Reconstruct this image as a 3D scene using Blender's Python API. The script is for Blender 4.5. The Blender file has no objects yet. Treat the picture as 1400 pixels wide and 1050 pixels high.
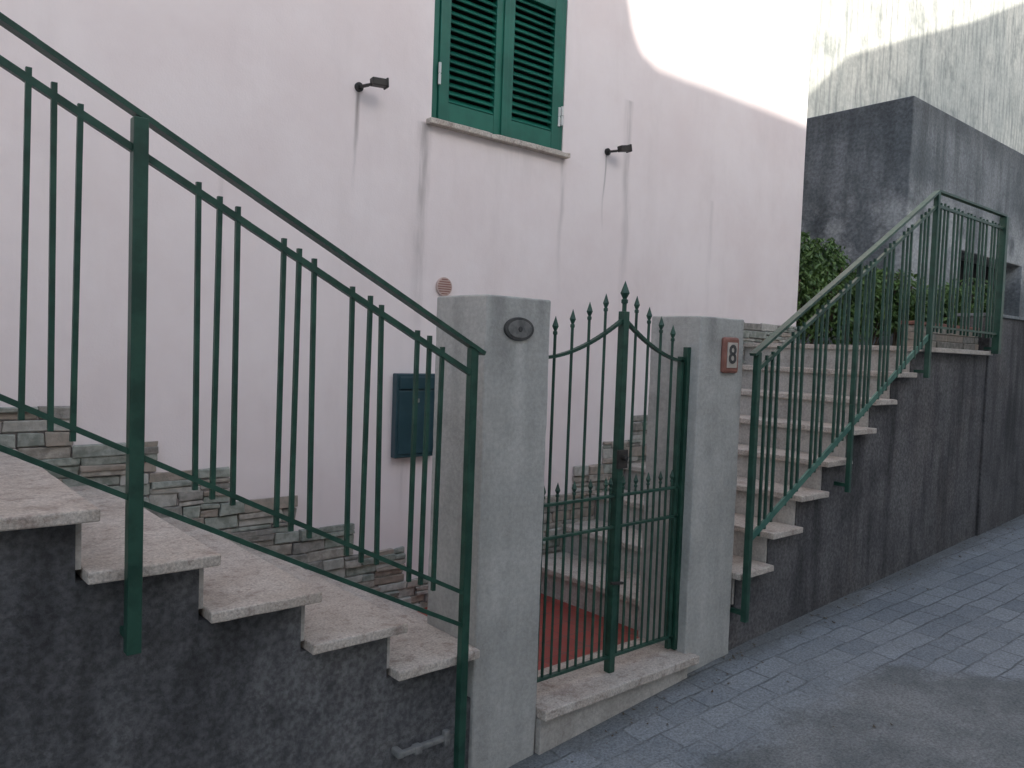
import bpy, bmesh, math, random
from mathutils import Vector, Matrix
from mathutils import noise as mnoise
random.seed(7)
S=bpy.context.scene
COL=S.collection
# ---------------------------------------------------------------- helpers
def new_obj(name,me,mat=None,parent=None,bevel=0,seg=2):
    o=bpy.data.objects.new(name,me); COL.objects.link(o)
    if mat is not None: me.materials.append(mat)
    if parent: o.parent=parent
    if bevel:
        m=o.modifiers.new('b','BEVEL'); m.width=bevel; m.segments=seg; m.limit_method='ANGLE'
    return o
def empty(name):
    o=bpy.data.objects.new(name,None); COL.objects.link(o); return o
def bm_box(bm,x0,x1,y0,y1,z0,z1,mi=0):
    v=[bm.verts.new(p) for p in ((x0,y0,z0),(x1,y0,z0),(x1,y1,z0),(x0,y1,z0),(x0,y0,z1),(x1,y0,z1),(x1,y1,z1),(x0,y1,z1))]
    for f in ((0,3,2,1),(4,5,6,7),(0,1,5,4),(1,2,6,5),(2,3,7,6),(3,0,4,7)):
        fc=bm.faces.new([v[i] for i in f]); fc.material_index=mi
def fin(bm,name):
    me=bpy.data.meshes.new(name); bm.normal_update(); bm.to_mesh(me); bm.free(); return me
def box(name,x0,x1,y0,y1,z0,z1,mat,parent=None,bevel=0):
    bm=bmesh.new(); bm_box(bm,x0,x1,y0,y1,z0,z1); return new_obj(name,fin(bm,name),mat,parent,bevel)
def slab(name,x0,x1,y0,y1,z0,z1,mat,parent):
    bm=bmesh.new()
    nx=max(2,int((x1-x0)/.04)); ny=max(2,int((y1-y0)/.04)); nx=min(nx,30)
    def grid(z):
        return [[bm.verts.new((x0+(x1-x0)*i/nx,y0+(y1-y0)*j/ny,z)) for j in range(ny+1)] for i in range(nx+1)]
    a=grid(z0); b=grid(z1)
    for i in range(nx):
        for j in range(ny):
            bm.faces.new((a[i][j],a[i][j+1],a[i+1][j+1],a[i+1][j])); bm.faces.new((b[i][j],b[i+1][j],b[i+1][j+1],b[i][j+1]))
    for i in range(nx):
        bm.faces.new((a[i][0],a[i+1][0],b[i+1][0],b[i][0])); bm.faces.new((a[i+1][ny],a[i][ny],b[i][ny],b[i+1][ny]))
    for j in range(ny):
        bm.faces.new((a[0][j+1],a[0][j],b[0][j],b[0][j+1])); bm.faces.new((a[nx][j],a[nx][j+1],b[nx][j+1],b[nx][j]))
    for v in bm.verts:
        n=mnoise.noise_vector(v.co*14)*.0026
        v.co+=Vector((n.x,n.y,n.z*.5))
        if v.co.z>z1-.004 and random.random()<.08 and (v.co.y<y0+.01): v.co+=Vector((0,.005,-.004))
    return new_obj(name,fin(bm,name),mat,parent,.0045)
def prism(name,pts,y0,y1,mat,parent=None,bevel=0):
    bm=bmesh.new()
    a=[bm.verts.new((x,y0,z)) for x,z in pts]; b=[bm.verts.new((x,y1,z)) for x,z in pts]
    n=len(pts)
    bm.faces.new(a); bm.faces.new(b[::-1])
    for i in range(n): bm.faces.new((a[i],b[i],b[(i+1)%n],a[(i+1)%n]))
    bmesh.ops.recalc_face_normals(bm,faces=bm.faces)
    return new_obj(name,fin(bm,name),mat,parent,bevel)
def bm_bar(bm,p0,p1,w,h,side=Vector((0,1,0))):
    p0=Vector(p0);p1=Vector(p1);d=(p1-p0).normalized()
    s=(side-d*side.dot(d)).normalized(); t=d.cross(s)
    vs=[]
    for p in (p0,p1):
        for a,b in ((-1,-1),(1,-1),(1,1),(-1,1)):
            vs.append(bm.verts.new(p+s*a*w/2+t*b*h/2))
    for f in ((3,2,1,0),(4,5,6,7),(0,1,5,4),(1,2,6,5),(2,3,7,6),(3,0,4,7)):
        bm.faces.new([vs[i] for i in f])
def bm_lathe(bm,cx,cy,prof,n=6,axis='z'):
    rings=[]
    for r,z in prof:
        ring=[]
        for i in range(n):
            a=2*math.pi*(i+.5)/n
            if axis=='z': p=(cx+r*math.cos(a),cy+r*math.sin(a),z)
            else: p=(cx[0]+r*math.cos(a),z,cx[1]+r*math.sin(a))
            ring.append(bm.verts.new(p))
        rings.append(ring)
    for k in range(len(rings)-1):
        for i in range(n):
            bm.faces.new((rings[k][i],rings[k][(i+1)%n],rings[k+1][(i+1)%n],rings[k+1][i]))
    bm.faces.new(rings[0][::-1]); bm.faces.new(rings[-1])
# ---------------------------------------------------------------- materials
class NT:
    def __init__(s,name):
        s.m=bpy.data.materials.new(name); s.m.use_nodes=True; s.t=s.m.node_tree
        s.b=s.t.nodes['Principled BSDF']; s.co=s.t.nodes.new('ShaderNodeTexCoord').outputs['Object']
    def L(s,a,b): s.t.links.new(a,b)
    def val(s,sock,v):
        if isinstance(v,bpy.types.NodeSocket): s.L(v,sock)
        else: sock.default_value=v
    def noise(s,scale,detail=3,rough=.55,stretch=None,dist=0,off=(0,0,0)):
        n=s.t.nodes.new('ShaderNodeTexNoise'); n.inputs['Scale'].default_value=scale
        n.inputs['Detail'].default_value=detail; n.inputs['Roughness'].default_value=rough
        n.inputs['Distortion'].default_value=dist
        if stretch or off!=(0,0,0):
            mp=s.t.nodes.new('ShaderNodeMapping'); mp.inputs['Location'].default_value=off
            if stretch: mp.inputs['Scale'].default_value=stretch
            s.L(s.co,mp.inputs[0]); s.L(mp.outputs[0],n.inputs['Vector'])
        else: s.L(s.co,n.inputs['Vector'])
        return n.outputs['Fac']
    def math(s,op,a,b=0,c=0,clamp=False):
        n=s.t.nodes.new('ShaderNodeMath'); n.operation=op; n.use_clamp=clamp
        s.val(n.inputs[0],a); s.val(n.inputs[1],b); s.val(n.inputs[2],c); return n.outputs[0]
    def rng(s,v,a,b,c=0,d=1):
        n=s.t.nodes.new('ShaderNodeMapRange'); n.interpolation_type='SMOOTHSTEP'
        s.val(n.inputs[0],v); n.inputs[1].default_value=a;n.inputs[2].default_value=b
        n.inputs[3].default_value=c;n.inputs[4].default_value=d; return n.outputs[0]
    def mix(s,f,a,b,mode='MIX'):
        n=s.t.nodes.new('ShaderNodeMix'); n.data_type='RGBA'; n.blend_type=mode
        s.val(n.inputs[0],f)
        for k,v in ((6,a),(7,b)):
            if isinstance(v,tuple): n.inputs[k].default_value=(*v,1)
            else: s.L(v,n.inputs[k])
        return n.outputs[2]
    def mul(s,c,f):
        cm=s.t.nodes.new('ShaderNodeCombineXYZ')
        for i in range(3): s.L(f,cm.inputs[i])
        return s.mix(1.0,c,cm.outputs[0],'MULTIPLY')
    def xyz(s):
        n=s.t.nodes.new('ShaderNodeSeparateXYZ'); s.L(s.co,n.inputs[0]); return n.outputs
    def bump(s,h,st,dist=.01,prev=None):
        n=s.t.nodes.new('ShaderNodeBump'); n.inputs['Strength'].default_value=st; n.inputs['Distance'].default_value=dist
        s.L(h,n.inputs['Height'])
        if prev: s.L(prev,n.inputs['Normal'])
        return n.outputs[0]
    def done(s,col,rough,nrm=None,metal=0):
        if isinstance(col,tuple): s.b.inputs['Base Color'].default_value=(*col,1)
        else: s.L(col,s.b.inputs['Base Color'])
        s.val(s.b.inputs['Roughness'],rough); s.b.inputs['Metallic'].default_value=metal
        if nrm: s.L(nrm,s.b.inputs['Normal'])
        return s.m
def simple(name,c1,c2,scale=6,rough=.6,bump=.2,fine=60):
    n=NT(name); f=n.rng(n.noise(scale,3,.6),.35,.65)
    c=n.mix(f,c1,c2); b=n.bump(n.noise(fine,2),bump,.004) if bump>=.15 else None
    return n.done(c,rough,b)
def stained(name,base,dark,light,streak=.6,scale=2.5,rough=.9,bump=.5,fine=70,pale=None,pk=.55,spk=(.7,1.25),drips=None,blot=.55,spots=None):
    n=NT(name)
    big=n.noise(scale,5,.62)
    c=n.mix(n.rng(big,.34,.66),base,light)
    st=n.rng(n.noise(7,4,.6,(1,1,.12)),.40,.74)
    c=n.mix(n.math('MULTIPLY',st,streak),c,dark)
    bl=n.rng(n.noise(scale*2.0,4,.66,off=(5,3,1)),.48,.72)
    c=n.mix(n.math('MULTIPLY',bl,blot),c,dark)
    if pale:
        pl=n.rng(n.noise(1.7,5,.70,(1,1,.45),off=(9,2,4)),.50,.72)
        c=n.mix(n.math('MULTIPLY',pl,pk),c,pale)
    if spots:
        s_=n.rng(n.noise(38,3,.7,off=(2,7,3)),.56,.66)
        c=n.mix(n.math('MULTIPLY',s_,.6),c,spots)
    if drips:
        o=n.xyz()
        for x,zt,w,ln_,k,col in drips:
            xw=n.math('ADD',o[0],n.math('MULTIPLY_ADD',big,.12,-.06))
            g=n.rng(n.math('ABSOLUTE',n.math('SUBTRACT',xw,x)),0,w,1,0)
            f=n.math('MULTIPLY',g,n.math('MULTIPLY',n.rng(o[2],zt-.01,zt+.01,1,0),n.rng(o[2],zt-ln_,zt,0,k)))
            c=n.mix(f,c,col)
    fn=n.noise(fine,4,.72)
    c=n.mul(c,n.rng(fn,.32,.7,*spk))
    return n.done(c,rough,n.bump(fn,bump,.008))

def pink():
    n=NT('pink_plaster'); o=n.xyz()
    a=n.noise(1.3,5,.62)
    c=n.mix(n.rng(a,.32,.68),(.80,.70,.685),(.86,.775,.76))
    big=n.rng(n.noise(3.5,5,.65,(1,1,.2)),.48,.78)
    c=n.mix(n.math('MULTIPLY',big,.22),c,(.60,.52,.50))
    wob=n.math('MULTIPLY_ADD',n.noise(2.5,2,.5),.08,-.04)
    xw=n.math('ADD',o[0],wob)
    brk=n.rng(n.noise(28,3,.6,(1,1,.1)),.3,.62,.25,1)
    tot=None
    for x,zt,w,ln,k in ((2.27,1.14,.06,1.5,.6),(3.27,1.14,.03,1.0,.35),(1.89,1.2,.016,.55,.8),(3.63,1.22,.013,.55,.8),(3.84,1.6,.055,1.9,.45),(1.25,.7,.03,1.2,.2),(4.75,1.1,.04,1.3,.15),(2.9,1.14,.34,.3,.16),(2.22,-.55,.05,.5,.3)):
        g=n.rng(n.math('ABSOLUTE',n.math('SUBTRACT',xw,x)),0,w,1,0)
        top=n.rng(o[2],zt-.01,zt+.004,1,0); fade=n.rng(o[2],zt-ln,zt,0,1)
        f=n.math('MULTIPLY',n.math('MULTIPLY',g,top),n.math('MULTIPLY',fade,k))
        tot=f if tot is None else n.math('ADD',tot,f)
    tot=n.math('MULTIPLY',tot,brk)
    c=n.mix(n.math('MINIMUM',tot,.8),c,(.24,.21,.20))
    fn=n.noise(120,2,.6)
    b=n.bump(fn,.25,.003); b=n.bump(a,.3,.03,b)
    return n.done(c,.92,b)
M={}
M['pink']=pink()
M['dark']=stained('dark_plaster',(.088,.089,.093),(.030,.030,.032),(.135,.135,.138),.7,2.4,.93,.8,50,pale=(.22,.215,.21),pk=.4,spk=(.6,1.35))
M['dark2']=stained('dark_plaster_warm',(.092,.089,.092),(.028,.027,.029),(.14,.134,.135),.9,2.0,.93,.8,50,pale=(.20,.178,.168),pk=.4,spk=(.62,1.3))
M['conc']=stained('pillar_concrete',(.40,.40,.378),(.23,.23,.215),(.49,.485,.458),.35,2.2,.9,.3,55,spk=(.88,1.08),blot=.4,
  drips=[(1.90,.05,.05,.75,.45,(.60,.60,.57)),(1.80,.19,.07,.35,.5,(.17,.17,.16)),(3.08,.18,.06,.4,.5,(.17,.17,.16)),(2.0,.19,.03,.25,.4,(.18,.18,.17))])
M['bg']=stained('old_concrete',(.50,.51,.47),(.22,.24,.23),(.64,.63,.57),.8,.5,.92,.2,9,spk=(.86,1.08),blot=.7)
def garage():
    n=NT('garage_concrete'); o=n.xyz()
    c=n.mix(n.rng(n.noise(1.1,6,.66),.36,.64),(.13,.145,.155),(.25,.265,.275))
    c=n.mix(n.math('MULTIPLY',n.rng(n.noise(5,4,.6,(1,1,.12)),.40,.70),.65),c,(.075,.085,.09))
    pl=n.rng(n.noise(1.2,6,.66,off=(9,2,4)),.40,.56)
    hz=n.math('MULTIPLY',n.rng(o[2],.6,1.1),n.rng(o[2],1.45,2.0,1,0))
    c=n.mix(n.math('MULTIPLY',n.math('MULTIPLY',pl,hz),.75),c,(.50,.51,.51))
    c=n.mix(n.math('MULTIPLY',n.rng(o[2],2.3,2.66,0,1),.5),c,(.07,.075,.08))
    c=n.mix(n.math('MULTIPLY',n.rng(o[2],.3,1.2,1,0),.35),c,(.33,.34,.33))
    fn=n.noise(30,4,.7); c=n.mul(c,n.rng(fn,.32,.7,.74,1.22))
    return n.done(c,.9,n.bump(fn,.5,.01))
M['conc2']=garage()
M['stone']=stained('travertine',(.52,.455,.395),(.28,.21,.175),(.61,.555,.495),.08,7,.6,.25,130,spk=(.66,1.14),blot=.65,spots=(.30,.235,.20))
M['riser']=stained('riser_stone',(.45,.425,.39),(.24,.215,.19),(.52,.495,.455),.4,4,.7,.2,80,spk=(.8,1.1))
M['green']=simple('green_iron',(.008,.044,.029),(.018,.072,.048),14,.40,.2,120)
M['green2']=simple('green_iron_pale',(.03,.12,.09),(.07,.18,.135),10,.45,.2,120)  # paler green for the lower rail of the right stair
M['shut']=simple('shutter_green',(.005,.10,.068),(.010,.135,.092),5,.45,.1,90)
M['white']=simple('white_metal',(.7,.7,.68),(.6,.6,.58),8,.5,.05)
M['black']=simple('black_metal',(.012,.012,.012),(.03,.025,.022),12,.5,.05)
M['bell']=simple('dark_bell_metal',(.04,.04,.04),(.07,.068,.065),30,.6,.2)
M['bell2']=simple('grey_bell_metal',(.10,.10,.098),(.17,.168,.16),30,.5,.2)
M['mail']=simple('blue_enamel',(.015,.05,.062),(.025,.065,.08),6,.35,.1)
M['terra']=simple('terracotta',(.22,.09,.065),(.29,.13,.10),15,.65,.1)
M['ceram']=simple('cream_ceramic',(.42,.37,.32),(.5,.45,.40),9,.4,.05)
M['vent']=simple('vent_plastic',(.5,.36,.32),(.55,.42,.38),9,.6,.1)
M['galv']=simple('galvanised_pipe',(.12,.12,.12),(.22,.22,.21),20,.5,.1)
M['soil']=simple('soil',(.05,.035,.025),(.09,.06,.045),20,.95,.8,40)
M['plaster']=simple('bounce_plaster',(.74,.72,.68),(.80,.78,.74),2,.9,.05)  # pale plaster of the unseen building, bounces light into the street
M['hole']=simple('dark_interior',(.01,.01,.01),(.02,.02,.02),4,.9,.05)
stones=[simple('ledge_stone_%d'%i,a,b,26,.85,.9,50) for i,(a,b) in enumerate([
 ((.27,.245,.21),(.43,.39,.34)),((.20,.215,.185),(.34,.35,.31)),((.36,.30,.25),(.27,.24,.20)),((.22,.24,.205),(.35,.365,.32)),((.34,.33,.295),(.47,.45,.41)),((.19,.18,.16),(.31,.29,.26))])]
def tiles():
    n=NT('red_tiles'); b=n.t.nodes.new('ShaderNodeTexBrick'); n.L(n.co,b.inputs['Vector'])
    b.inputs['Scale'].default_value=1; b.inputs['Brick Width'].default_value=.15;b.inputs['Row Height'].default_value=.15
    b.inputs['Mortar Size'].default_value=.003; b.offset=0
    b.inputs['Color1'].default_value=(.27,.045,.035,1);b.inputs['Color2'].default_value=(.33,.06,.045,1);b.inputs['Mortar'].default_value=(.16,.06,.05,1)
    c=n.mix(n.math('MULTIPLY',n.rng(n.noise(6,4,.7),.45,.7),.5),b.outputs['Color'],(.2,.11,.09))
    return n.done(c,.5)
M['tiles']=tiles()
def road():
    n=NT('paving'); o=n.xyz()
    b=n.t.nodes.new('ShaderNodeTexBrick')
    mp=n.t.nodes.new('ShaderNodeMapping'); mp.inputs['Rotation'].default_value=(0,0,.06)
    wn=n.t.nodes.new('ShaderNodeTexNoise'); wn.inputs['Scale'].default_value=5; wn.inputs['Detail'].default_value=2
    n.L(n.co,wn.inputs['Vector'])
    va=n.t.nodes.new('ShaderNodeVectorMath'); va.operation='MULTIPLY_ADD'; n.L(wn.outputs['Color'],va.inputs[0]); va.inputs[1].default_value=(.035,.035,0); n.L(n.co,va.inputs[2])
    n.L(va.outputs[0],mp.inputs[0]); n.L(mp.outputs[0],b.inputs['Vector'])
    b.inputs['Scale'].default_value=1; b.inputs['Brick Width'].default_value=.21;b.inputs['Row Height'].default_value=.125
    b.inputs['Mortar Size'].default_value=.007; b.inputs['Mortar Smooth'].default_value=.7
    b.inputs['Color1'].default_value=(.185,.205,.222,1);b.inputs['Color2'].default_value=(.285,.305,.322,1);b.inputs['Mortar'].default_value=(.13,.14,.145,1)
    big=n.noise(2.4,6,.70)
    wear=n.rng(big,.42,.64)
    pav=n.mix(n.math('MULTIPLY',wear,.75),b.outputs['Color'],(.245,.262,.272))
    asp=n.mix(n.rng(big,.35,.66),(.135,.145,.145),(.225,.23,.226))
    fn=n.noise(95,3,.78)
    e=n.math('ADD',o[1],n.math('MULTIPLY_ADD',wn.outputs['Fac'],.3,-.15))
    e=n.math('ADD',e,n.math('MULTIPLY_ADD',big,.9,-.45))
    e=n.math('ADD',e,n.rng(o[0],3.5,5.4,0,3))
    mk=n.rng(e,1.58,1.85)
    c=n.mix(mk,asp,pav)
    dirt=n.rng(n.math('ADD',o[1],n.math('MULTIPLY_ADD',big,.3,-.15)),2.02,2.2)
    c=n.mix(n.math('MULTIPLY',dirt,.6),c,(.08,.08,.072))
    c=n.mul(c,n.rng(fn,.3,.7,.66,1.3))
    h=n.math('MULTIPLY',n.math('SUBTRACT',1,b.outputs['Fac']),n.math('MULTIPLY',mk,n.rng(big,.40,.62,1,.25)))
    bb=n.bump(h,.65,.006); bb=n.bump(fn,.8,.006,bb); bb=n.bump(big,.5,.06,bb)
    return n.done(c,.8,bb)
M['road']=road()
def leafm():
    n=NT('leaves')
    c=n.mix(n.rng(n.noise(9,3),.35,.65),(.05,.105,.028),(.13,.22,.06)); return n.done(c,.5)
M['leaf']=leafm()
M['twig']=simple('twig',(.08,.06,.04),(.12,.09,.06),20,.9,.1)

# ---------------------------------------------------------------- ground
def zr(X):
    X=max(-8,min(22,X))
    return -1.46+.085*(X-3.43) if X<3.43 else -1.46+.053*(X-3.43)
xs=[-80,-30,-8]+[-7+.5*i for i in range(58)]+[30,80]
bm=bmesh.new(); rows=[]
for x in xs: rows.append([bm.verts.new((x,y,zr(x))) for y in (-80,-20,-5,0,2.25,5,20,80)])
for i in range(len(xs)-1):
    for j in range(7): bm.faces.new((rows[i][j],rows[i+1][j],rows[i+1][j+1],rows[i][j+1]))
new_obj('street_ground',fin(bm,'street_ground'),M['road'])

# ---------------------------------------------------------------- stairs
H=3.45
def lz(i): return -1.083+.16*i
def ln(i): return 1.737-.31*i if i>=0 else 2.045
def rz(k): return -1.07+.167*k
def rn(k): return {-1:3.03,0:3.35}.get(k, 3.63+.2625*(k-1))
OH=.03; TH=.032
NL=9
stL=empty('staircase')
pts=[(-4,-2.6),(ln(-1)-.045,-2.6)]
for i in range(-1,NL+1):
    pts.append((ln(i)-.045,lz(i)-TH-.002))
    nx=ln(i+1)-.045 if i<NL else -4
    pts.append((nx,lz(i)-TH-.002))
prism('retaining_wall_body',pts,2.215,H-.004,M['dark'],stL)
for i in range(-1,NL+1):
    y0=2.163 if i>=0 else 2.515
    x1=ln(i); x0=(ln(i+1)-OH) if i<NL else -4
    slab('tread_%d'%(i+1),x0+.002,x1+random.uniform(-.003,.003),y0+random.uniform(-.003,.003),H-.006,lz(i)-TH,lz(i),M['stone'],stL)
    zb=lz(i-1)-.003 if i>=0 else -1.41
    box('riser_%d'%(i+1),x1-OH-.015,x1-OH,2.222 if i>=0 else 2.515,H-.006,zb,lz(i)-TH+.003,M['riser'],stL)
stR=empty('staircase')
pts=[(14,-2.6),(rn(-1)+.045,-2.6)]
for k in range(-1,8):
    pts.append((rn(k)+.045,rz(k)-TH-.002))
    pts.append((rn(k+1)+.045 if k<7 else 14,rz(k)-TH-.002))
prism('retaining_wall_body',pts,2.215,H-.004,M['dark2'],stR)
for k in range(-1,8):
    y0=2.163 if k>=0 else 2.515
    x0=rn(k); x1=rn(k+1)+OH if k<7 else 6.52
    slab('tread_%d'%(k+1),x0,x1-.002,y0+random.uniform(-.003,.003),H-.006,rz(k)-TH,rz(k),M['stone'],stR)
    zb=rz(k-1)-.003 if k>=0 else -1.41
    box('riser_%d'%(k+1),x0+OH,x0+OH+.015,2.222 if k>=0 else 2.515,H-.006,zb,rz(k)-TH+.003,M['riser'],stR)
ld=empty('entrance_landing')
box('base',2.03,3.05,2.222,H-.005,-2.6,-1.436,M['dark'],ld)
slab('gate_step',2.06,3.03,2.15,2.36,-1.434,-1.395,M['stone'],ld)
box('step_riser',2.062,2.985,2.18,2.215,-1.75,-1.437,M['riser'],ld,.002)
box('inner_threshold',2.0,3.06,2.365,2.47,-1.436,-1.398,M['stone'],ld,.003)
box('red_tiles',2.0,3.06,2.472,H-.01,-1.436,-1.402,M['tiles'],ld)
tr=empty('upper_terrace')
box('fill',6.0,16,H,9,-2.6,.06,M['dark2'],tr)
box('soil',6.53,14,2.43,H-.01,.05,.10,M['soil'],tr)
box('soil_back',6.0,14,H-.008,8.9,.062,.12,M['soil'],tr)
pw=empty('street_wall')
box('wall',6.54,16,2.2,2.42,-2.6,.36,M['dark2'],pw,.006)
box('coping',6.53,16,2.185,2.44,.361,.385,M['conc2'],pw,.004)

# ---------------------------------------------------------------- pillars
def pillar(x0,x1,y0,y1,z1):
    e=empty('gate_pillar')
    bm=bmesh.new(); z0=-2.3; nz=90; n=8
    def ring(z):
        P=[]
        for i in range(n): P.append((x0+(x1-x0)*i/n,y0))
        for i in range(n): P.append((x1,y0+(y1-y0)*i/n))
        for i in range(n): P.append((x1-(x1-x0)*i/n,y1))
        for i in range(n): P.append((x0,y1-(y1-y0)*i/n))
        return [bm.verts.new((a,b,z)) for a,b in P]
    R=[ring(z0+(z1-z0)*k/nz) for k in range(nz+1)]
    m=4*n
    for k in range(nz):
        for i in range(m): bm.faces.new((R[k][i],R[k][(i+1)%m],R[k+1][(i+1)%m],R[k+1][i]))
    bm.faces.new(R[-1]); bm.faces.new(R[0][::-1])
    for v in bm.verts:
        q=mnoise.noise_vector(v.co*5)*.003+mnoise.noise_vector(v.co*22)*.002
        v.co+=Vector((q.x,q.y,q.z*.6))
    o=new_obj('shaft',fin(bm,'shaft'),M['conc'],e,.007)
    o.modifiers['b'].angle_limit=math.radians(55)
    return e
pL=pillar(1.742,2.055,2.2,2.51,.185)
pR=pillar(2.99,3.34,2.2,2.49,.175)
def oval(name,cx,cz,rx,rz_,y0,y1,mat,par,n=32):
    bm=bmesh.new()
    a=[bm.verts.new((cx+rx*math.cos(2*math.pi*i/n),y0,cz+rz_*math.sin(2*math.pi*i/n))) for i in range(n)]
    b=[bm.verts.new((v.co.x,y1,v.co.z)) for v in a]
    bm.faces.new(a);bm.faces.new(b[::-1])
    for i in range(n): bm.faces.new((a[i],b[i],b[(i+1)%n],a[(i+1)%n]))
    bmesh.ops.recalc_face_normals(bm,faces=bm.faces)
    return new_obj(name,fin(bm,name),mat,par,.002)
bp=empty('doorbell_plate')
oval('rim',1.893,.068,.070,.043,2.190,2.203,M['bell'],bp)
oval('plate',1.893,.068,.057,.033,2.1875,2.1895,M['bell2'],bp)
oval('button',1.893,.068,.010,.010,2.184,2.1872,M['bell'],bp,16)
hn=empty('house_number_sign')
zc=.0; xc=3.215
box('frame',xc-.062,xc+.062,2.18,2.203,zc-.085,zc+.085,M['terra'],hn,.012)
box('plaque',xc-.040,xc+.040,2.176,2.1795,zc-.060,zc+.060,M['ceram'],hn,.006)
cu=bpy.data.curves.new('digit','FONT'); cu.body='8'; cu.size=.125; cu.extrude=.0012; cu.offset=.0015; cu.align_x='CENTER'; cu.align_y='CENTER'
to=bpy.data.objects.new('digit',cu); COL.objects.link(to); to.parent=hn; to.location=(xc,2.1745,zc); to.rotation_euler=(math.pi/2,0,0); cu.materials.append(M['bell'])

# ---------------------------------------------------------------- railings
YR=2.138
def railing(parent,mat,xa,xb,zf,posts,groups,ends,low2=True,botmat=None,sp=.051,d1=.093,d2=.85,d3=.965,lw=(.020,.014),topmat=None):
    def rail(name,off,w,h,a=xa,b=xb,m=mat):
        bm=bmesh.new(); N=10
        for i in range(N):
            p=a+(b-a)*i/N; q=a+(b-a)*(i+1)/N
            wv=lambda x:math.sin(x*2.3+off*9)*.0022
            bm_bar(bm,(p-.0005,YR+wv(p),zf(p)-off+wv(p)),(q+.0005,YR+wv(q),zf(q)-off+wv(q)),w,h)
        new_obj(name,fin(bm,name),m,parent)
    rail('handrail',0,.036,.014,ends[0],ends[1],topmat or mat)
    rail('upper_rail',d1,.018,.018)
    rail('lower_rail',d2,lw[0],lw[1],m=botmat or mat)
    if low2: rail('bottom_rail',d3,.016,.014)
    bm=bmesh.new()
    for g in groups:
        for j in range(3):
            x=g+j*sp+random.uniform(-.003,.003); t=random.uniform(-.005,.005)
            bm_bar(bm,(x+t,YR,zf(x)-.066+random.uniform(-.006,.006)),(x-t,YR,zf(x)-d2-.032+random.uniform(-.006,.006)),.0125,.0125)
    new_obj('balusters',fin(bm,'balusters'),mat,parent)
    for i,(x,zt,zb,w) in enumerate(posts):
        bm=bmesh.new(); bm_bar(bm,(x,YR,zt),(x,YR,zb),w,w); new_obj('post_%d'%i,fin(bm,'p'),mat,parent,.003)
        box('fixing_%d'%i,x-.012,x+.012,YR+.01,2.216,zb+.03,zb+.05,mat,parent)
rl=empty('stair_railing')
zl=lambda x:-.005+.51*(1.645-x)
gr=[.721,.9505,1.18,1.409]+[.328,.10,-.13,-.36]+[-.74,-.97]
railing(rl,M['green'],-1.0,1.645,zl,[(.570,zl(.57)-.006,-.82,.036),(1.640,zl(1.640)-.004,-1.60,.030),(-.5,zl(-.5)-.006,-.27,.036)],gr,(-1.0,1.68))
rr=empty('stair_railing')
zq=lambda x:.025+.547*(x-3.367)
gr=[3.367+.085+.2285*i for i in range(4)]+[4.34+.075+.2285*i for i in range(4)]
railing(rr,M['green'],3.367,5.307,zq,[(3.367,.02,-1.30,.030),(4.34,zq(4.34)-.006,-.75,.026),(5.307,zq(5.307)-.006,-.10,.032)],gr,(3.33,5.307),low2=False,botmat=M['green2'],d2=.92,lw=(.012,.034))
railing(rr,M['green'],5.307,6.49,lambda x:1.087,[(6.49,1.08,.08,.05)],[5.37+.225*i for i in range(5)],(5.307,6.50),low2=False,sp=.06,d2=.86)

# ---------------------------------------------------------------- gate
gt=empty('iron_gate'); YG=2.27
xl,xm,xr=2.082,2.545,2.966
def arch(x):
    t=(x-xl)/(xm-xl) if x<xm else (xr-x)/(xr-xm)
    return -.035+.175*max(0,t)**1.7
bm=bmesh.new()
N=20
P=sorted(set([(xl+(xr-xl)*i/(2*N)) for i in range(2*N+1)]+[xm]))
for a,b in zip(P[:-1],P[1:]): bm_bar(bm,(a-.001,YG,arch(a)),(b+.001,YG,arch(b)),.022,.012)
new_obj('arched_rail',fin(bm,'arch'),M['green'],gt)
bm=bmesh.new()
for x in (xl,xr-.02): bm_bar(bm,(x,YG,arch(x)+.02),(x,YG,-1.38),.022,.022)
bm_bar(bm,(xm,YG,.17),(xm,YG-.0,-1.393),.034,.034)
for z in (-.62,-.755,-1.325):
    bm_bar(bm,(xl,YG,z),(xm-.017,YG,z),.022,.012); bm_bar(bm,(xm+.017,YG,z),(xr,YG,z),.022,.012)
bm_bar(bm,(2.982,2.262,.03),(2.982,2.262,-1.388),.028,.028)
new_obj('frame',fin(bm,'frame'),M['green'],gt,.002)
bm=bmesh.new()
def spear(x,zt,zb,r=.0065,s=1):
    bm_lathe(bm,x,YG,[(r,zb),(r,zt-.075*s),(r*1.5,zt-.072*s),(r*1.5,zt-.062*s),(r*.9,zt-.058*s),(r*2.1,zt-.04*s),(.0006,zt)],8)
mains=[(2.146,.13),(2.24,.162),(2.335,.198),(2.43,.238),(2.625,.242),(2.71,.20),(2.795,.163),(2.88,.128)]
for x,z in mains: spear(x,z,-1.33)
spear(xm,.30,.1,.010,1.3)
halves=[2.115,2.193,2.287,2.382,2.475,2.505,2.585,2.668,2.752,2.838,2.92]
for x in halves: spear(x,-.535,-1.33,.0055,.8)
new_obj('spear_bars',fin(bm,'bars'),M['green'],gt)
bm=bmesh.new(); bm_box(bm,xm-.03,xm+.03,YG-.03,YG-.018,-.50,-.42); bm_bar(bm,(xm-.045,YG-.03,-.99),(xm+.03,YG-.03,-1.0),.012,.012)
bm_lathe(bm,(xm-.0,-.455),0,[(.012,YG-.05),(.012,YG-.03)],12,'y')
new_obj('lock',fin(bm,'lock'),M['black'],gt,.002)
for i,z in enumerate((-.1,-.66,-1.25)): box('hinge_%d'%i,2.972,2.99,2.255,2.275,z-.02,z+.02,M['green'],gt,.002)
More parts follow.
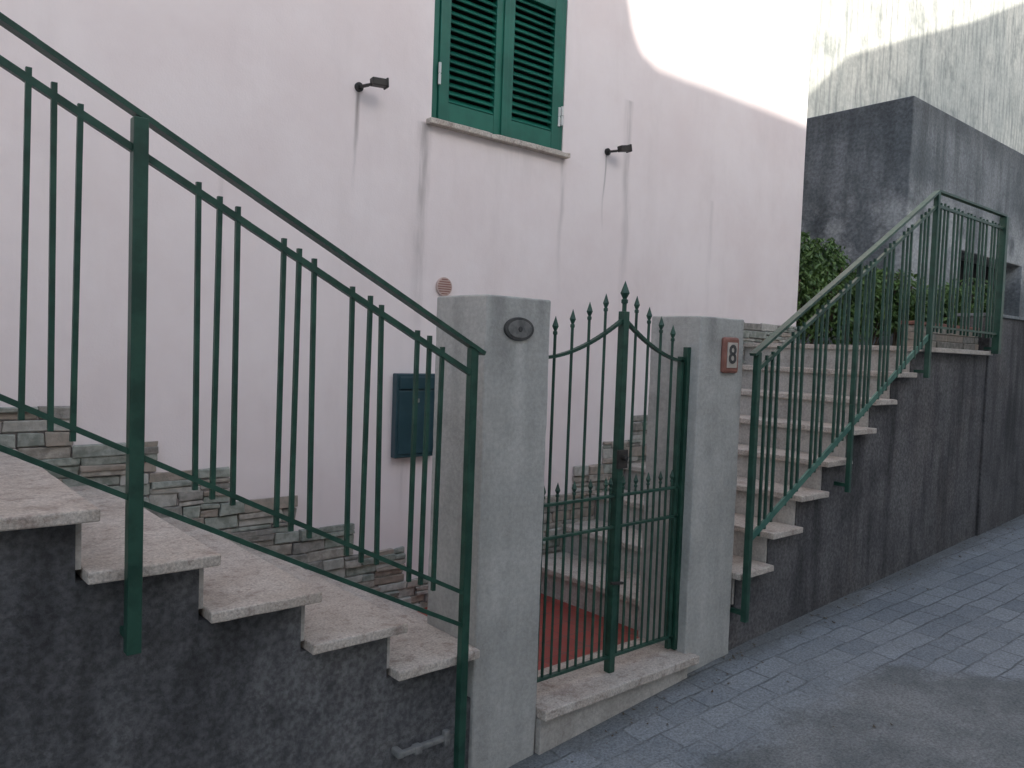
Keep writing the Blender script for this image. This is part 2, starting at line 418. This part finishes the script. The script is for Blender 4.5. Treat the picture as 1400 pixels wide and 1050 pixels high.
for i,z in enumerate((-.1,-.66,-1.25)): box('hinge_b%d'%i,2.050,2.075,2.255,2.275,z-.02,z+.02,M['green'],gt,.002)

# ---------------------------------------------------------------- house
hs=empty('pink_house')
wx0,wx1,wz0,wz1=2.325,3.262,1.155,2.62
HX=5.97; HT=4.6
bm=bmesh.new()
X=[-8,wx0,wx1,HX]; Z=[-2.6,wz0,wz1,HT]
g=[[bm.verts.new((x,H,z)) for z in Z] for x in X]
for i in range(3):
    for j in range(3):
        if i==1 and j==1: continue
        bm.faces.new((g[i][j],g[i+1][j],g[i+1][j+1],g[i][j+1]))
d=[bm.verts.new((x,H+.16,z)) for x,z in ((wx0,wz0),(wx1,wz0),(wx1,wz1),(wx0,wz1))]
f=[g[1][1],g[2][1],g[2][2],g[1][2]]
for i in range(4): bm.faces.new((f[i],d[i],d[(i+1)%4],f[(i+1)%4]))
bm.faces.new(d)
bk=[bm.verts.new(p) for p in ((-8,12,-2.6),(HX,12,-2.6),(HX,12,HT),(-8,12,HT))]
bm.faces.new((g[3][0],bk[1],bk[2],g[3][3],g[3][2],g[3][1])) 
bm.faces.new((g[0][0],g[0][1],g[0][2],g[0][3],bk[3],bk[0]))
bm.faces.new((g[0][3],g[1][3],g[2][3],g[3][3],bk[2],bk[3])); bm.faces.new((bk[0],bk[3],bk[2],bk[1]))
bmesh.ops.recalc_face_normals(bm,faces=bm.faces)
new_obj('walls',fin(bm,'walls'),M['pink'],hs)
slab('window_sill',2.295,3.29,H-.045,H+.1,wz0-.026,wz0+.004,M['stone'],hs)
box('roof_eave',-8.3,HX+.3,H-.2,12.3,HT+.002,HT+.12,M['terra'],hs)
sh=bmesh.new()
fy0,fy1=H+.004,H+.045
bm_box(sh,wx0+.002,wx0+.035,fy0,fy1+.02,wz0+.006,wz1-.004)
bm_box(sh,wx1-.035,wx1-.002,fy0,fy1+.02,wz0+.006,wz1-.004)
bm_box(sh,wx0+.036,wx1-.036,fy0,fy1+.02,wz1-.04,wz1-.004)
mid=(wx0+wx1)/2
for a,b in ((wx0+.038,mid-.002),(mid+.002,wx1-.038)):
    y0,y1=fy0-.012,fy1-.01
    st=.062; zb=wz0+.010; zt_=wz1-.045
    bm_box(sh,a,a+st,y0,y1,zb,zt_); bm_box(sh,b-st,b,y0,y1,zb,zt_)
    for r0,r1 in ((zb,zb+.10),(zb+.80,zb+.88),(zt_-.09,zt_)): bm_box(sh,a+st,b-st,y0+.002,y1-.002,r0,r1)
    for s0,s1 in ((zb+.10,zb+.80),(zb+.88,zt_-.09)):
        n=int((s1-s0)/.041)
        for i in range(n):
            z=s0+(i+.5)*(s1-s0)/n
            c=Vector(((a+b)/2,(y0+y1)/2,z))
            bm_bar(sh,(a+st-.001,c.y,z),(b-st+.001,c.y,z),.046,.008,Vector((0,.72,.70)))
bm_box(sh,mid-.018,mid+.018,fy0-.024,fy0-.013,wz0+.012,wz1-.05)
new_obj('shutters',fin(sh,'shutters'),M['shut'],hs,.002)
box('window_dark',wx0+.04,wx1-.04,fy1+.02,fy1+.03,wz0+.01,wz1-.01,M['hole'],hs)
bm=bmesh.new()
for x,z in ((wx0+.037,1.40),(wx1-.045,1.36),(wx1-.022,1.37),(wx0+.037,2.4),(wx1-.037,2.4)):
    bm_lathe(bm,x,fy0-.014,[(.008,z-.055),(.008,z-.005),(.005,z),(.008,z+.005),(.008,z+.055)],10)
new_obj('hinges',fin(bm,'hinges'),M['white'],hs)
v=oval('vent_body',2.434,.308,.050,.050,H-.012,H-.001,M['vent'],hs)
bm=bmesh.new()
for i in range(7):
    z=.308+(i-3)*.0125; w=math.sqrt(max(.0001,.042**2-(z-.308)**2)); bm_box(bm,2.434-w,2.434+w,H-.0135,H-.0115,z-.0025,z+.0025)
new_obj('vent_slots',fin(bm,'slots'),M['terra'],hs)
def band(bot,top,xa,xb,name):
    bm=bmesh.new(); z=-1.45
    while z<.75:
        h=random.uniform(.034,.062); zc=z+h/2
        xs=[xa+.01*i for i in range(int((xb-xa)/.01)+1)]
        runs=[];cur=None
        for q in xs:
            ok=bot(q)-.02<=zc<=top(q)
            if ok:
                if cur is None: cur=[q,q]
                cur[1]=q
            elif cur: runs.append(cur);cur=None
        if cur: runs.append(cur)
        for r in runs:
            q=r[0]
            while q<r[1]-.005:
                l=min(random.uniform(.07,.24),r[1]+.01-q)
                if r[1]-q-l<.05: l=r[1]+.01-q
                def stone(za,zb_):
                    dpt=random.uniform(.014,.038); i0=len(bm.verts)
                    bm_box(bm,q+.0015,q+l-.0015,H-dpt,H-.002,za+.0015,zb_-.0015,random.randrange(6))
                    bm.verts.ensure_lookup_table()
                    for vv in bm.verts[i0:]:
                        vv.co.x+=random.uniform(-.006,.006); vv.co.z+=random.uniform(-.005,.005)
                        if vv.co.y<H-.01: vv.co.y+=random.uniform(-.006,.004)
                if h>.045 and random.random()<.35: 
                    m_=z+h*random.uniform(.4,.6); stone(z,m_); stone(m_,z+h)
                else: stone(z,z+h)
                q+=l
        z+=h
    me=fin(bm,name)
    for m in stones: me.materials.append(m)
    new_obj(name,me,None,hs,.005,2)
def botL(x):
    i=-1
    if x>2.045: return -1.45
    while i<NL and x<ln(i+1): i+=1
    return lz(i)
def topL(x):
    xs=x-.185
    i=-1 
    if xs>2.045: return -1.24
    while i<NL and xs<ln(i+1): i+=1
    return lz(i)+.175
band(botL,topL,-2.5,2.6,'stone_cladding')
def botR(x):
    k=-2
    while k<7 and x>rn(k+1): k+=1
    return rz(k) if k>=-1 else -1.45
def topR(x):
    return botR(x+.185)+.175 if x+.185>rn(-1) else -1.24
band(botR,topR,2.6,HX-.005,'stone_cladding_upper')

def spot(x,z,ang):
    e=empty('wall_spotlight')
    bm=bmesh.new()
    bm_lathe(bm,(x,z),0,[(.022,H-.012),(.022,H-.0005)],16,'y')
    bm_bar(bm,(x,H-.01,z),(x+.01,H-.075,z-.004),.012,.012,Vector((1,0,0)))
    bm_bar(bm,(x,H-.07,z-.006),(x+.05,H-.085,z+.01),.012,.012)
    new_obj('bracket',fin(bm,'bracket'),M['black'],e)
    bm=bmesh.new()
    bm_box(bm,-.03,.045,-.022,.022,-.018,.018); bm_box(bm,.040,.050,-.027,.027,-.023,.023)
    o=new_obj('head',fin(bm,'head'),M['black'],e,.004)
    o.location=(x+.05,H-.09,z+.015); o.rotation_euler=(0,ang,-.15)
spot(1.90,1.222,-.05); spot(3.645,1.238,-.18)

mb=empty('wall_mailbox')
box('body',2.137,2.385,H-.045,H-.001,-.584,-.152,M['mail'],mb,.005)
box('door',2.150,2.372,H-.051,H-.0455,-.565,-.24,M['mail'],mb,.003)
box('flap',2.150,2.372,H-.054,H-.0455,-.232,-.168,M['mail'],mb,.003)
box('lock',2.25,2.27,H-.056,H-.0515,-.30,-.28,M['galv'],mb,.002)
pp=empty('water_pipe')
bm=bmesh.new()
zp=-1.37
bm_bar(bm,(1.42,2.175,zp),(1.635,2.165,zp+.01),.020,.020); bm_bar(bm,(1.42,2.216,zp),(1.42,2.165,zp),.024,.024,Vector((1,0,0)))
bm_bar(bm,(1.60,2.165,zp-.02),(1.60,2.165,zp+.035),.024,.024); bm_bar(bm,(1.47,2.174,zp-.001),(1.50,2.173,zp),.03,.03)
new_obj('pipe',fin(bm,'pipe'),M['galv'],pp,.005)

pk=empty('planter_kerb')
bm=bmesh.new()
x=5.36
while x<6.46:
    l=random.uniform(.12,.28); l=min(l,6.47-x)
    for r in range(3): bm_box(bm,x+.002,x+l-.002,2.25+random.uniform(-.006,.006),2.33,.1+r*.048,.146+r*.048,random.choice((0,2,2,5)))
    x+=l
me=fin(bm,'kerb'); [me.materials.append(m) for m in stones]; new_obj('stones',me,None,pk,.003,1)
box('coping',5.34,6.47,2.235,2.35,.246,.268,M['terra'],pk,.004)

# ---------------------------------------------------------------- garage behind
gb=empty('concrete_garage')
gx,gy,gzt=8.24,3.6,2.68
bm=bmesh.new()
X=[gx,9.67,13.2,15.5]; Z=[.1,.55,1.28,gzt]
g=[[bm.verts.new((x,gy,z)) for z in Z] for x in X]
for i in range(3):
    for j in range(3):
        if i==1 and j==1: continue
        bm.faces.new((g[i][j],g[i+1][j],g[i+1][j+1],g[i][j+1]))
f=[g[1][1],g[2][1],g[2][2],g[1][2]]; d=[bm.verts.new(v.co+Vector((0,.35,0))) for v in f]
for i in range(4): bm.faces.new((f[i],d[i],d[(i+1)%4],f[(i+1)%4]))
bk=[bm.verts.new(p) for p in ((gx,8.9,.1),(15.5,8.9,.1),(15.5,8.9,gzt),(gx,8.9,gzt))]
bm.faces.new((g[3][0],bk[1],bk[2],g[3][3],g[3][2],g[3][1])); bm.faces.new((g[0][0],g[0][1],g[0][2],g[0][3],bk[3],bk[0]))
bm.faces.new((g[0][3],g[1][3],g[2][3],g[3][3],bk[2],bk[3]))
bmesh.ops.recalc_face_normals(bm,faces=bm.faces)
new_obj('walls',fin(bm,'gwalls'),M['conc2'],gb,.012)
box('opening_back',9.6,13.3,gy+.34,gy+.36,.5,1.35,M['hole'],gb)
box('opening_post',11.6,11.85,gy-.02,gy+.2,.1,1.279,M['conc2'],gb,.005)
bw=empty('concrete_building')
box('wall',9.5,45,9.02,16,-2.6,15,M['bg'],bw)

# ---------------------------------------------------------------- hedge
def hedge(name,blobs,n):
    e=empty(name)
    bm=bmesh.new()
    for _ in range(n):
        cx,cy,cz,rx,ry,rz_=random.choice(blobs)
        while True:
            p=Vector([random.uniform(-1,1) for _ in range(3)])
            if .35<p.length<1.0+random.random()*.15: break
        q=Vector((cx+p.x*rx,cy+p.y*ry,cz+p.z*rz_))
        a=Vector([random.gauss(0,1) for _ in range(3)]).normalized(); b=a.orthogonal().normalized()
        c=a.cross(b); s=random.uniform(.016,.032)
        vs=[bm.verts.new(q+b*s*1.5),bm.verts.new(q+c*s*.55+a*s*.2),bm.verts.new(q-b*s*1.2),bm.verts.new(q-c*s*.55+a*s*.2)]
        bm.faces.new(vs)
    new_obj('foliage',fin(bm,'fol'),M['leaf'],e)
    bm=bmesh.new()
    for cx,cy,cz,rx,ry,rz_ in blobs:
        for _ in range(5):
            b0=Vector((cx+random.uniform(-.08,.08),cy,.05)); b1=Vector((cx+random.uniform(-1,1)*rx*.8,cy+random.uniform(-1,1)*ry*.8,cz+random.uniform(0,1)*rz_*.9))
            bm_bar(bm,b0,b1,.012,.012,Vector((0.1,1,0)))
    new_obj('stems',fin(bm,'stems'),M['twig'],e)
bl=[]
for i in range(11):
    x=6.3+i*.19; bl.append((x,3.75-.07*i+random.uniform(-.1,.1),.50+random.uniform(-.1,.1),.24,.26,.38+random.uniform(-.08,.12)-(.02*i)))
bl+=[(6.45,3.8,.85,.2,.2,.3),(6.75,3.7,.80,.2,.2,.28)]
hedge('hedge_bush',bl,12000)

# fallen leaves and grit along the foot of the wall
bm=bmesh.new()
for _ in range(260):
    x=random.uniform(1.2,7.5); y=2.19-abs(random.gauss(0,.10))
    if 2.0<x<3.05: y-=.03
    if random.random()<.15: y=random.uniform(.6,2.1)
    z=zr(x)+.004; a=random.uniform(0,6.28); s=random.uniform(.004,.013)
    c,s_=math.cos(a)*s,math.sin(a)*s
    v=[bm.verts.new((x+c,y+s_,z+random.uniform(0,.006))),bm.verts.new((x-s_*.5,y+c*.5,z)),bm.verts.new((x-c,y-s_,z+random.uniform(0,.006))),bm.verts.new((x+s_*.5,y-c*.5,z))]
    bm.faces.new(v)
new_obj('fallen_leaves',fin(bm,'fallen_leaves'),M['twig'])

# ---------------------------------------------------------------- unseen building opposite, roofline shaped to cast the shadow edges
T=.45; YO=-5
def sp(x,y,z): return (x,z+(y-YO)*T)
prof=[(-9,-3),(-9,5.8),(.5,5.85),(2.2,6.2),(3.60,6.65)]
prof+=[sp(3.70,H,2.7),sp(3.78,H,2.25),sp(3.84,H,2.05),sp(3.93,H,1.93),sp(4.10,H,1.87),sp(4.9,H,1.885),sp(6.15,H,1.885)]  # roofline dips where sun should reach the upper house wall
prof+=[(6.25,6.85),(14.2,6.9),sp(15.57,9,5.54),sp(17.2,9,6.8),sp(20.4,9,8.1),sp(24,9,9.5),sp(27.8,9,11.2),(33,18.5),(33,-3)]
ob=empty('shadow_building')  # shadow caster behind the camera, stepped to keep the street in shade
prism('walls',prof,-9,YO,M['plaster'],ob)
for i in range(5):
    x=-6+i*3.2
    box('shutter_%d'%i,x,x+.95,YO+.002,YO+.05,.0 if i%2 else .1,1.5,M['shut'],ob,.004)

# ---------------------------------------------------------------- light
el=math.atan(T)
sd=bpy.data.lights.new('sun','SUN'); sd.energy=5; sd.angle=math.radians(.6); sd.color=(1,.95,.87)
so=bpy.data.objects.new('sun',sd); COL.objects.link(so)
so.rotation_euler=Vector((0,math.cos(el),-math.sin(el))).to_track_quat('-Z','Y').to_euler()
w=bpy.data.worlds.new('World'); S.world=w; w.use_nodes=True; nt=w.node_tree
sk=nt.nodes.new('ShaderNodeTexSky'); sk.sky_type='NISHITA'; sk.sun_disc=False; sk.sun_elevation=el; sk.sun_rotation=math.pi
sk.dust_density=2.0; sk.air_density=1.0; sk.ozone_density=1.5
bg=nt.nodes['Background']; bg.inputs[1].default_value=.345
hsn=nt.nodes.new('ShaderNodeHueSaturation'); hsn.inputs['Saturation'].default_value=.62
nt.links.new(sk.outputs[0],hsn.inputs['Color']); nt.links.new(hsn.outputs[0],bg.inputs[0])

# ---------------------------------------------------------------- camera
th=math.radians(49.6); p=math.radians(2.65); r=math.radians(2.06)
F=Vector((math.cos(th),math.sin(th),0)); R0=Vector((math.sin(th),-math.cos(th),0)); Zv=Vector((0,0,1))
fw=F*math.cos(p)-Zv*math.sin(p); U0=F*math.sin(p)+Zv*math.cos(p)
R=R0*math.cos(r)+U0*math.sin(r); U=-R0*math.sin(r)+U0*math.cos(r)
cd=bpy.data.cameras.new('camera'); cd.sensor_width=36; cd.lens=36*1080/1400; cd.clip_start=.05; cd.clip_end=500
co=bpy.data.objects.new('camera',cd); COL.objects.link(co)
co.matrix_world=Matrix(((R.x,U.x,-fw.x,0),(R.y,U.y,-fw.y,0),(R.z,U.z,-fw.z,0),(0,0,0,1)))
S.camera=co
S.view_settings.view_transform='Standard'; S.view_settings.look='None'; S.view_settings.exposure=0
